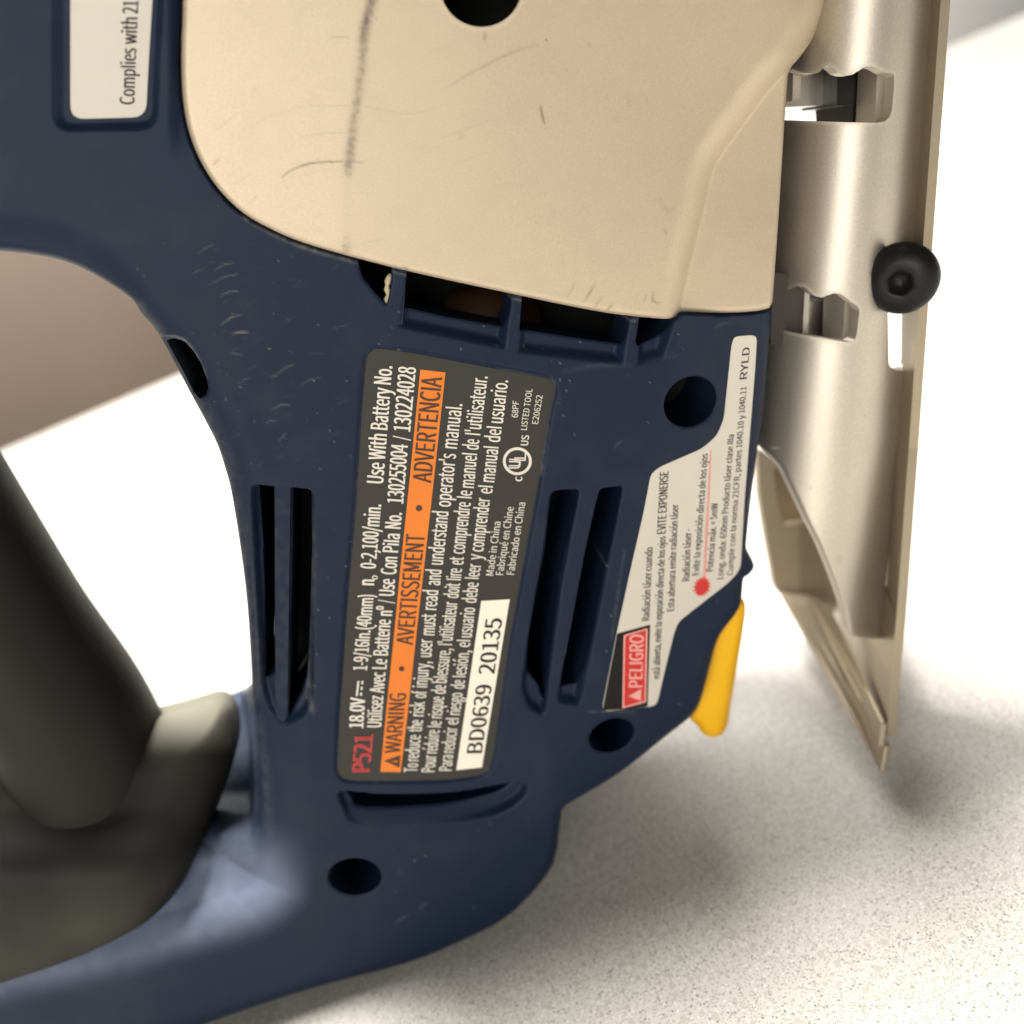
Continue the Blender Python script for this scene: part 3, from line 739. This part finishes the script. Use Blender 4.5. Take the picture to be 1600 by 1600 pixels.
printed('danger_panel', np.array([(964.3, 990), (1016, 976), (1012, 1104), (985, 1107.5), (941.5, 1110.5)], float), 0.09, M_STBLK)
printed('danger_border', np.array([(974.5, 992.5), (1012, 981.5), (1009.5, 1097), (972.5, 1107)], float), 0.11, M_PINK)
printed('danger_field', np.array([(977, 994), (1009.5, 984.5), (1007, 1095), (975, 1104)], float), 0.13, M_DANGER)
pr = Print(base_house, 0.15); pr.text('PELIGRO', 1003.5, 1073.5, 1006, 992, 21, 22, 0.0, 0.012); pr.poly([(981.5, 1088), (1001.5, 1095), (1002, 1076.5)]); pr.build('danger_lettering', M_PINK, STK)
k = Print(base_house, 0.09)
for body, x0, y0, x1, y1, h, bo in (
    ('Radiaci\u00f3n l\u00e1ser cuando', 1014.5, 969, 1020, 855, 11.5, 0.012), ('est\u00e1 abierta, evite la exposici\u00f3n directa de los ojos', 1030.5, 1060, 1040, 838, 11.0, 0.012), ('EVITE EXPONERSE', 1040, 833, 1044.6, 736.5, 13.5, 0.012),
    ('Esta abertura emite radiaci\u00f3n l\u00e1ser', 1053, 954, 1060, 788, 11, 0.012), ('Radiaci\u00f3n l\u00e1ser -', 1077, 907, 1080.5, 826, 11, 0.012), ('Evite la exposici\u00f3n directa de los ojos', 1092, 898, 1106, 709, 10.5, 0.012),
    ('Potencia m\u00e1x. < 5mW', 1114, 892, 1122, 786, 10.5, 0.012), ('Long. onda: 650nm Producto l\u00e1ser clase IIIa', 1130, 904, 1147, 679, 10, 0.012), ('Cumple con la norma 21CFR, partes 1040.10 y 1040.11', 1145, 898, 1166.5, 604, 9.5, 0.012), ('RYLD', 1167, 591.5, 1172, 542.5, 11.5, 0.014)):
    k.text(body, x0, y0, x1, y1, h, h, -0.12, bo)
k.build('lettering', M_PRINTK, STK)
rl = Print(base_house, 0.08); rl.poly([(1098.6, 906), (1109.7, 703), (1112.2, 703), (1102.6, 906)])
RLM = mat_simple('print_faint_red', (0.72, 0.30, 0.26), 0.4); rl.build('laser_beam_line', RLM, STK)
an = np.linspace(0, 2 * math.pi, 32, endpoint=False); rr = np.where(np.arange(32) % 2 == 0, 19.0, 11.0)
stx = 1097 + rr * np.cos(an) * 0.82 + rr * np.sin(an) * -0.12; sty = 917 + rr * np.sin(an)
printed('starburst', np.stack([stx, sty], 1), 0.12, M_DANGER, 1.2)

# ---- compliance sticker, upper left
SL2 = relief('compliance_sticker', STICK_L, lambda X, Y: base_house(X, Y) + 0.72, M_STICK, SAW, res=5, skirt=lambda x, y, b_: b_ + 0.1)
SL2['label'] = 'white compliance sticker cut by the left edge'
c = Print(lambda X, Y: base_house(X, Y) + 0.72, 0.03)
c.text('Complies', 210, 163, 213, 76, 23, 23.5, 0.03, 0.012); c.text('with', 213.4, 69, 215, 28, 23.5, 24, 0.03, 0.012); c.text('21', 215.4, 21, 216.4, 2, 24, 24, 0.03, 0.012)
c.build('lettering', M_PRINTK, SL2)

# ---- handle grip: a rubber collar on the foot of the handle and the grip rising out of it
COLLAR = np.concatenate([smooth([(-70, 1170), (60, 1158), (180, 1132), (250, 1116), (300, 1103), (338, 1092), (357, 1098), (368, 1118), (372, 1150), (365, 1190), (348, 1240), (322, 1305), (284, 1385), (246, 1437), (200, 1482), (120, 1535), (0, 1590), (-70, 1615)], 4, False)])


def base_collar(X, Y):
    d = np.maximum(sdf(COLLAR, X, Y)[0], 0); t = 1 - np.clip(d / 90, 0, 1)
    b_ = 5.2 + 7.0 * (1 - np.sqrt(np.maximum(1 - t * t, 0))) + 0.06 * (np.sqrt((1345 - Y) ** 2 + 50.0 ** 2) + (1345 - Y)) / 2
    return b_ - 1.0 * sst(0, 9, d) - 4.0 * sst(1260, 1400, Y)


relief('grip_collar', COLLAR, base_collar, M_RUBBER, SAW, res=4, skirt=lambda x, y, b_: b_ + 3,
       wear_and_light=lambda X, Y, w_: (0.6 * np.exp(-((sdf(COLLAR, X, Y)[0] - 8) / 5) ** 2), 0.95 * sst(1185, 1112, Y) * sst(205, 245, X) + 0.05 * hashnoise(X, Y, 60, 21) + 0.12 * sst(1360, 1460, Y) * hashnoise(X, Y, 50, 23)))  # dust tone also paints in the lit top of the collar
gp = smooth([(-150, 700), (-60, 850), (25, 990), (103, 1110), (150, 1220), (160, 1330), (130, 1450)], 4, False)
GR = [0.1 * r * 1e-3 * 1.2 for r in np.interp(np.linspace(0, 1, len(gp)), [0, 0.3, 0.6, 0.8, 1], [100, 108, 124, 148, 165])]
grip = tube('grip', [P(a, b_, z_) for (a, b_), z_ in zip(gp, np.interp(np.linspace(0, 1, len(gp)), [0, 0.5, 0.66, 0.84, 1], [0.0215, 0.0215, 0.0225, 0.030, 0.042]))], GR, M_RUBBER, SAW, 40)
bpy.context.view_layer.update()

# ---- yellow lever
LEV = smooth([(1163, 938), (1161, 985), (1152, 1040), (1142, 1100), (1137, 1132), (1127, 1148), (1112, 1152), (1098, 1146), (1088, 1132), (1078, 1120), (1086, 1085), (1098, 1040), (1110, 985), (1130, 945)], 4)


def base_lev(X, Y):
    d = np.maximum(sdf(LEV, X, Y)[0], 0); t = 1 - np.clip(d / 16, 0, 1)
    return 11.0 + 2.2 * (1 - np.sqrt(np.maximum(1 - t * t, 0))) + 0.03 * np.maximum(0, 1122 - X)


relief('release_lever', LEV, base_lev, M_YELLOW, SAW, res=3, skirt=lambda x, y, b_: b_ + 9)

# ---- shoe: curved bevel quadrant, base plate and rear lip
QUAD = np.concatenate([[(1150, -260), (1478, -260), (1478, 0), (1440, 560), (1412, 1000)],
                       smooth([(1392, 999), (1350, 997), (1334, 994), (1326, 984), (1320, 955), (1304, 909), (1281, 853), (1262, 816), (1234, 757), (1219, 729), (1195, 704)], 4, False), [(1178, 690), (1165, 500)]])


def base_quad(X, Y):
    c = 1378 - (Y - 100) * 0.09; e = X - c
    b_ = 6.0 + np.where(e < 0, 0.00052, 0.0011) * e * e
    d = np.maximum(sdf(QUAD, X, Y)[0], 0); t = 1 - np.clip(d / 6, 0, 1)
    return b_ + 0.5 * (1 - np.sqrt(np.maximum(1 - t * t, 0)))


WIN1 = np.array([(1200, 187), (1200, 108), (1238, 107), (1246, 111), (1254, 114), (1270, 115), (1280, 113), (1287, 105), (1294, 102), (1301, 106), (1310, 114), (1320, 117), (1331, 117), (1341, 111), (1350, 105), (1360, 103), (1370, 106), (1382, 113), (1397, 116), (1397, 135), (1394, 170), (1390, 183), (1382, 190), (1370, 192), (1320, 191), (1240, 188)], float)
WIN2 = np.array([(1186, 505), (1186, 440), (1212, 446), (1222, 454), (1234, 452), (1245, 447), (1256, 448), (1265, 456), (1274, 463), (1284, 465), (1294, 461), (1304, 458), (1313, 459), (1322, 465), (1332, 473), (1340, 478), (1343, 486), (1339, 520), (1336, 531), (1329, 535), (1318, 534), (1280, 528), (1240, 520), (1205, 510)], float)
WIN3 = rounded([(1387, 470), (1422, 470), (1420, 580), (1389, 578)], 16)


def wear_quad(X, Y, wl):
    n = hashnoise(X, Y, 9, 31); n2 = hashnoise(X, Y, 30, 32); g = 0.05 * n2
    for x, y, r, a in ((1266, 762, 3, 0.5), (1285, 756, 2, 0.4), (1289, 831, 2.6, 0.5), (1311, 872, 7, 0.18), (1329, 333, 2, 0.5), (1310, 876, 12, 0.10), (1250, 940, 3, 0.3), (1372, 420, 9, 0.2), (1360, 425, 5, 0.25), (1352, 650, 3, 0.3)):
        g = np.maximum(g, a * sst(r, 0.3 * r, np.hypot(X - x, Y - y)))
    d = sdf(QUAD, X, Y)[0]; du = 0.5 * np.exp(-(d / 3) ** 2)
    for wn in (WIN1, WIN2):
        dd = sdf_local(wn, X, Y, 30)[0]; du = np.maximum(du, 0.45 * np.exp(-((dd + 2) / 2.5) ** 2))
    dd, s = dline([(1200, 698), (1215, 700)], X, Y); du = np.maximum(du, 0.8 * sst(2, 0.3, dd))
    g = np.maximum(g, 0.35 * sst(1212, 1196, X) * n)
    return g, du


relief('bevel_quadrant', QUAD, base_quad, M_METAL, SAW, res=3, holes=[WIN1, WIN2, WIN3], skirt=lambda x, y, b_: b_ + 2.6, wear_and_light=wear_quad)


def slab(name, poly, Y0, Y1, mat, dy=None):
    """plate of the given outline between depths Y0 and Y1 (mm)"""
    p = np.asarray(poly, float); n = len(p)
    f = P(p[:, 0], p[:, 1], np.full(n, Y0 * 1e-3)); bk = f.copy(); bk[:, 1] += (Y1 - Y0) * 1e-3
    return mesh_obj(name, np.concatenate([f, bk]), [tuple(range(n))[::-1], tuple(range(n, 2 * n))] + [(i, (i + 1) % n, n + (i + 1) % n, n + i) for i in range(n)], mat, SAW)


# inside the windows
slab('inner_sleeve', [(1215, 60), (1304, 60), (1304, 164), (1215, 168)], 22, 34, M_STEEL)
slab('sleeve_edge', [(1240, 100), (1253, 100), (1250, 153), (1238, 158)], 17, 20, M_METAL)
slab('guide_block', [(1308, 60), (1376, 60), (1376, 205), (1333, 205), (1331, 165), (1308, 165)], 17, 30, M_SCREW)
slab('window_return', [(1372, 92), (1404, 92), (1402, 202), (1366, 202)], 10.5, 16.5, M_METAL)
slab('scuffed_bracket', [(1207, 425), (1257, 432), (1252, 545), (1204, 538)], 13, 22, M_ZINC)
slab('sleeve_edge', [(1258, 440), (1266, 440), (1261, 545), (1253, 545)], 12.4, 15, M_STEEL)
slab('inner_sleeve', [(1262, 470), (1296, 470), (1292, 560), (1258, 560)], 20, 30, M_STEEL)
slab('guide_block', [(1298, 452), (1326, 452), (1322, 560), (1293, 560)], 18, 30, M_SCREW)
slab('window_return', [(1321, 456), (1352, 456), (1348, 545), (1316, 545)], 10.0, 17.5, M_METAL)

# base plate: stands edge-on to the camera and runs back beside the saw
def plate_parts(near, far, Ya, Yb, th):
    def ring(p, Y):
        p = np.array(p, float); p = np.concatenate([p, (p + [th, 0])[::-1]]); Y = np.broadcast_to(Y, (len(p) // 2,)); return P(p[:, 0], p[:, 1], np.concatenate([Y, Y[::-1]]))
    f0, b0 = ring(near, Ya), ring(far, Yb); n = len(f0)
    return np.concatenate([f0, b0]), [tuple(range(n))[::-1], tuple(range(n, 2 * n))] + [(i, (i + 1) % n, n + (i + 1) % n, n + i) for i in range(n)]


va, fa = plate_parts([(1386, 1150), (1391, 1060), (1401, 960)], [(1300, 948), (1308, 880), (1320, 790)], 0.0035, 0.054, 15)
rail = [(1401, 960), (1420, 700), (1446, 330), (1470, 0), (1488, -260), (1530, -800)]
vb, fb = plate_parts(rail, [(x - 18, y - 14) for x, y in rail], [0.0035, 0.0078, 0.0078, 0.0078, 0.0078, 0.0078], 0.013, 15)
vc, fc = plate_parts([(1489, -280), (1530, -800)], [(1400, -200), (1430, -600)], 0.0035, 0.054, 15)
allv = np.concatenate([va, vb, vc]); allf = fa + [tuple(i + len(va) for i in f) for f in fb] + [tuple(i + len(va) + len(vb) for i in f) for f in fc]
mesh_obj('base_plate', allv, allf, M_PLATE, SAW)
# the nose of the saw, above the top of the picture
NOSE = rounded([(-70, -262), (1292, -262), (1285, -560), (1120, -820), (560, -900), (-70, -760)], 120)
relief('nose_cover', NOSE, lambda X, Y: 2.5 + 0 * X, M_CREAM, SAW, res=14, skirt=lambda x, y, b_: 48.0 + 0 * x, wear_and_light=lambda X, Y, w_: (0 * X, 0 * X))


def strip(name, a0, a1, b0_, b1_, th, mat):
    """solid strip between the edges a0-a1 and b0-b1, each (px, py, depth mm)"""
    A = [P(x, y, z * 1e-3) for x, y, z in (a0, a1, b1_, b0_)]
    nrm = np.cross(A[1] - A[0], A[3] - A[0]); nrm /= np.linalg.norm(nrm)
    if nrm[1] < 0: nrm = -nrm
    V = A + [v + nrm * th * 1e-3 for v in A]
    o = mesh_obj(name, V, [(0, 1, 2, 3), (7, 6, 5, 4), (0, 4, 5, 1), (1, 5, 6, 2), (2, 6, 7, 3), (3, 7, 4, 0)], mat, SAW)
    md = o.modifiers.new('bevel', 'BEVEL'); md.width = 0.0004; md.segments = 2
    return o


strip('rear_lip', (1376, 1207, 2), (1213, 922, 55), (1383, 1165, 3), (1262, 930, 51), 1.2, M_PLATE)
strip('rear_lip_rib', (1383, 1168, 2.5), (1264, 930, 50), (1387, 1130, 3), (1298, 946, 47), 1.2, M_PLATE)
FARQ = np.concatenate([smooth([(1183, 702), (1196, 707), (1215, 722), (1250, 735), (1330, 740)], 3, False), [(1340, 940), (1300, 960)], smooth([(1250, 932), (1216, 926), (1206, 886), (1196, 832), (1187, 775)], 3, False)])
relief('far_quadrant', FARQ, lambda X, Y: 55 + 0.02 * np.abs(X - 1250), M_PLATE, SAW, res=4, holes=[rounded([(1207, 732), (1222, 730), (1270, 816), (1226, 823), (1216, 790)], 6)], skirt=lambda x, y, b_: b_ + 2.5, wear_and_light=lambda X, Y, w_: (0 * X, 0 * X))
slab('far_web', [(1203, 726), (1300, 726), (1300, 830), (1222, 830)], 63, 66, M_PLATE)

# ---- black lock screw, domed with a hex socket
cx, cy = 1408, 437
ctr = P(cx, cy, 0.0050); TH = math.radians(-36); mm = 0.1e-3 * 1.0
prof = [(0.0, -1.0, 1), (14, -1.0, 1), (16, -13.5, 0), (19, -15.2, 0), (28, -14.2, 0), (38, -10.5, 0), (45, -5.0, 0), (47.5, 0.5, 0), (48, 9, 0), (47, 11, 0), (30, 11, 0), (30, 45, 0), (0, 45, 0)]
SEG = 48; V = []; F = []
for i, (r, y, hexy) in enumerate(prof):
    for s in range(SEG):
        a = 2 * math.pi * s / SEG
        rr_ = r * (math.cos(math.pi / 6) / math.cos(((a + math.pi / 6) % (math.pi / 3)) - math.pi / 6)) if i in (1, 2) else r
        lx, ly, lz = rr_ * math.cos(a) * 1.17, y * 1.3, rr_ * math.sin(a) * 1.17
        V.append(ctr + np.array([lx * math.cos(TH) - ly * math.sin(TH), lx * math.sin(TH) + ly * math.cos(TH), lz]) * mm)
for i in range(len(prof) - 1):
    for s in range(SEG):
        F.append((i * SEG + s, (i + 1) * SEG + s, (i + 1) * SEG + (s + 1) % SEG, i * SEG + (s + 1) % SEG))
sc_ = mesh_obj('lock_screw', V, F, M_SCREW, SAW, True)

for o in list(COL.objects):
    if o.type == 'MESH' and o.data.materials and o.data.materials[0] and 'wear_and_light' not in o.data.attributes and o.data.materials[0].name in ('cast_alloy', 'grey_rubber', 'shaded_tan_alloy'):
        at = o.data.attributes.new('wear_and_light', 'FLOAT_COLOR', 'POINT')
        at.data.foreach_set('color', np.tile(np.array([0.1, 0.03, 0, 1], np.float32), len(o.data.vertices)))
